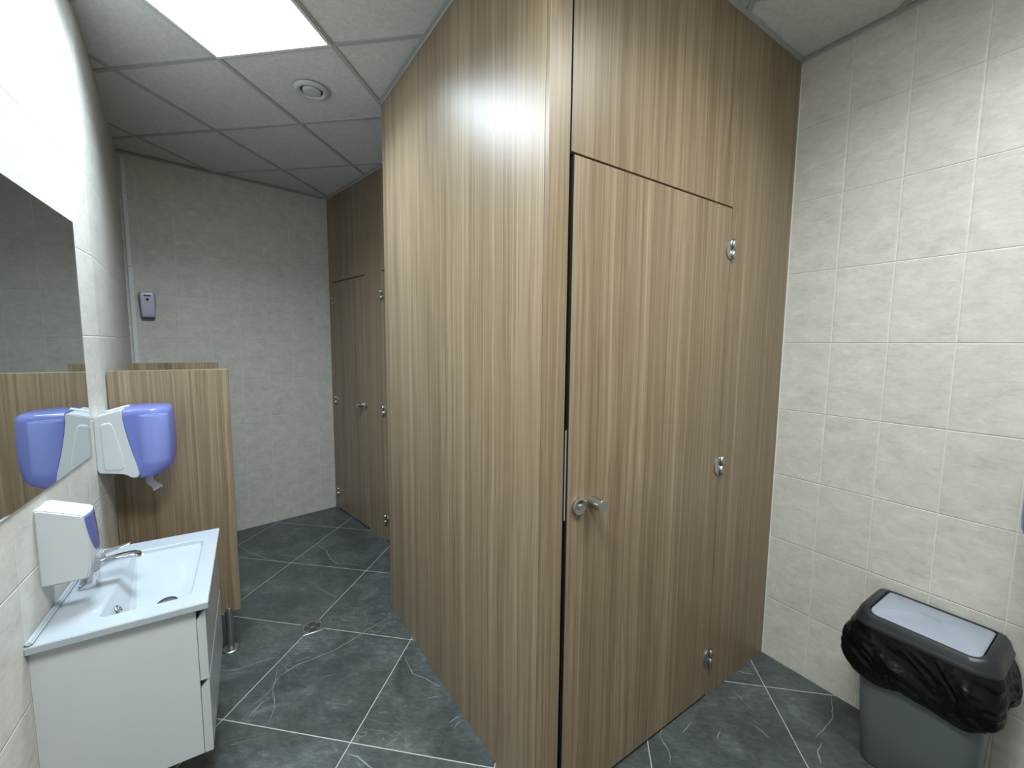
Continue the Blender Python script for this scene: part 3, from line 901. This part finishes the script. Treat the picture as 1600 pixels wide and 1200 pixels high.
# lid frame: skirt, shoulder and raised ends around the flap opening
bm = bmesh.new()
def lidloop(hx, hy, r, zc, arch, n=10):
    L = []
    for x, y in rrect(-hx, hx, -hy, hy, r, n):
        L.append((x, y, zc + arch * (1 - (x / hx) ** 2)))
    return L
loft(bm, [lidloop(0.142, 0.182, 0.064, 0.546, 0), lidloop(0.147, 0.187, 0.068, 0.549, 0), lidloop(0.148, 0.188, 0.069, 0.558, 0), lidloop(0.145, 0.185, 0.067, 0.563, 0.0),
          lidloop(0.142, 0.182, 0.064, 0.570, 0.004), lidloop(0.137, 0.176, 0.058, 0.583, 0.012), lidloop(0.131, 0.165, 0.050, 0.593, 0.022), lidloop(0.122, 0.146, 0.034, 0.594, 0.026), lidloop(0.121, 0.143, 0.032, 0.586, 0.016)], cap1=False)
obj('lid_frame', bm, BINRIM, t, smooth=True, angle=0.9)
bm = bmesh.new()
loft(bm, [lidloop(0.117, 0.138, 0.030, 0.574, 0.006), lidloop(0.1195, 0.1405, 0.031, 0.580, 0.014), lidloop(0.1195, 0.1405, 0.031, 0.590, 0.020), lidloop(0.114, 0.135, 0.028, 0.5935, 0.0225), lidloop(0.07, 0.09, 0.02, 0.598, 0.0200), lidloop(0.02, 0.03, 0.008, 0.600, 0.0195)])
obj('flap', bm, BINLID, t, smooth=True, angle=0.9)

# liner bag hanging over the rim
from mathutils import noise as mnoise
bm = bmesh.new()
N = 420; K = 60
rowsv = []
per = rrect(-0.136, 0.136, -0.176, 0.176, 0.06, 12)
def peri(hx, hy, r, q):
    """point and normal at perimeter fraction q"""
    seg = [(2 * (hy - r)), PI / 2 * r, 2 * (hx - r), PI / 2 * r]
    Lt = 2 * sum(seg); s = q * Lt
    x, y, dx, dy = hx, -(hy - r), 0, 1
    cx, cy = hx - r, hy - r
    for side_i in range(4):
        ln = seg[0] if side_i % 2 == 0 else seg[2]
        rot = side_i * PI / 2
        hx_, hy_ = (hx, hy) if side_i % 2 == 0 else (hy, hx)
        if s <= ln:
            px, py = hx_, -(hy_ - r) + s; nx, ny = 1, 0
            c, sn = math.cos(rot), math.sin(rot)
            return (px * c - py * sn, px * sn + py * c, nx * c - ny * sn, nx * sn + ny * c)
        s -= ln
        if s <= seg[1]:
            an = s / r
            px, py = (hx_ - r) + r * math.cos(an), (hy_ - r) + r * math.sin(an)
            c, sn = math.cos(rot), math.sin(rot)
            nx, ny = math.cos(an), math.sin(an)
            return (px * c - py * sn, px * sn + py * c, nx * c - ny * sn, nx * sn + ny * c)
        s -= seg[1]
    return (hx, -(hy - r), 1, 0)
for k in range(K + 1):
    q = k / K; row = []
    for i in range(N):
        f = i / N
        x, y, nx, ny = peri(0.138, 0.178, 0.060, f)
        front = max(0.0, nx)                     # +x is out of the wall
        length = 0.175 + 0.018 * front + 0.016 * mnoise.noise(Vector((math.cos(f * 2 * PI) * 1.5, math.sin(f * 2 * PI) * 1.5, 4.0))) + 0.004 * math.sin(f * 2 * PI * 5 + 1)
        z = 0.552 - length * q
        wa = mnoise.noise(Vector((x * 9, y * 9, z * 14 + (y - x) * 9)))
        wb = mnoise.noise(Vector((x * 17 + 5, y * 17 + wa * 1.6, z * 30 + (y + x) * 18)))
        wc = mnoise.noise(Vector((x * 60 + 9, y * 60, z * 95 - (y - x) * 70 + wb * 2)))
        wr = wa * 0.014 + (0.35 - abs(wb)) * 0.013 + (0.3 - abs(wc)) * 0.0022
        belly = 0.022 * math.sin(PI * min(1.0, q * 0.9)) ** 0.8
        tuck = -0.012 * max(0, q - 0.85) / 0.15
        offn = 0.0015 + (belly + wr * min(1, q * 3.5) + tuck) * (1.0 if nx > -0.5 else 0.02) + 0.006 * q * (nx > -0.5)
        # side towards the cubicle flares out in a loop
        if ny < -0.4: offn += 0.012 * math.sin(PI * q) * min(1, (-ny - 0.4) / 0.5)
        px_, py_ = x + nx * offn, y + ny * offn
        px_ = max(px_, -BWd + 0.002)
        row.append(bm.verts.new((px_, py_, z)))
    rowsv.append(row)
for A, B in zip(rowsv, rowsv[1:]):
    for i in range(N):
        bm.faces.new((A[i], A[(i + 1) % N], B[(i + 1) % N], B[i])).smooth = True
bmesh.ops.solidify(bm, geom=bm.faces[:], thickness=0.0008)
o = obj('bin_liner', bm, BAG, M=MBIN)
tag(o, 'crumpled black plastic liner folded over the rim of the grey waste bin', 'bin bag')
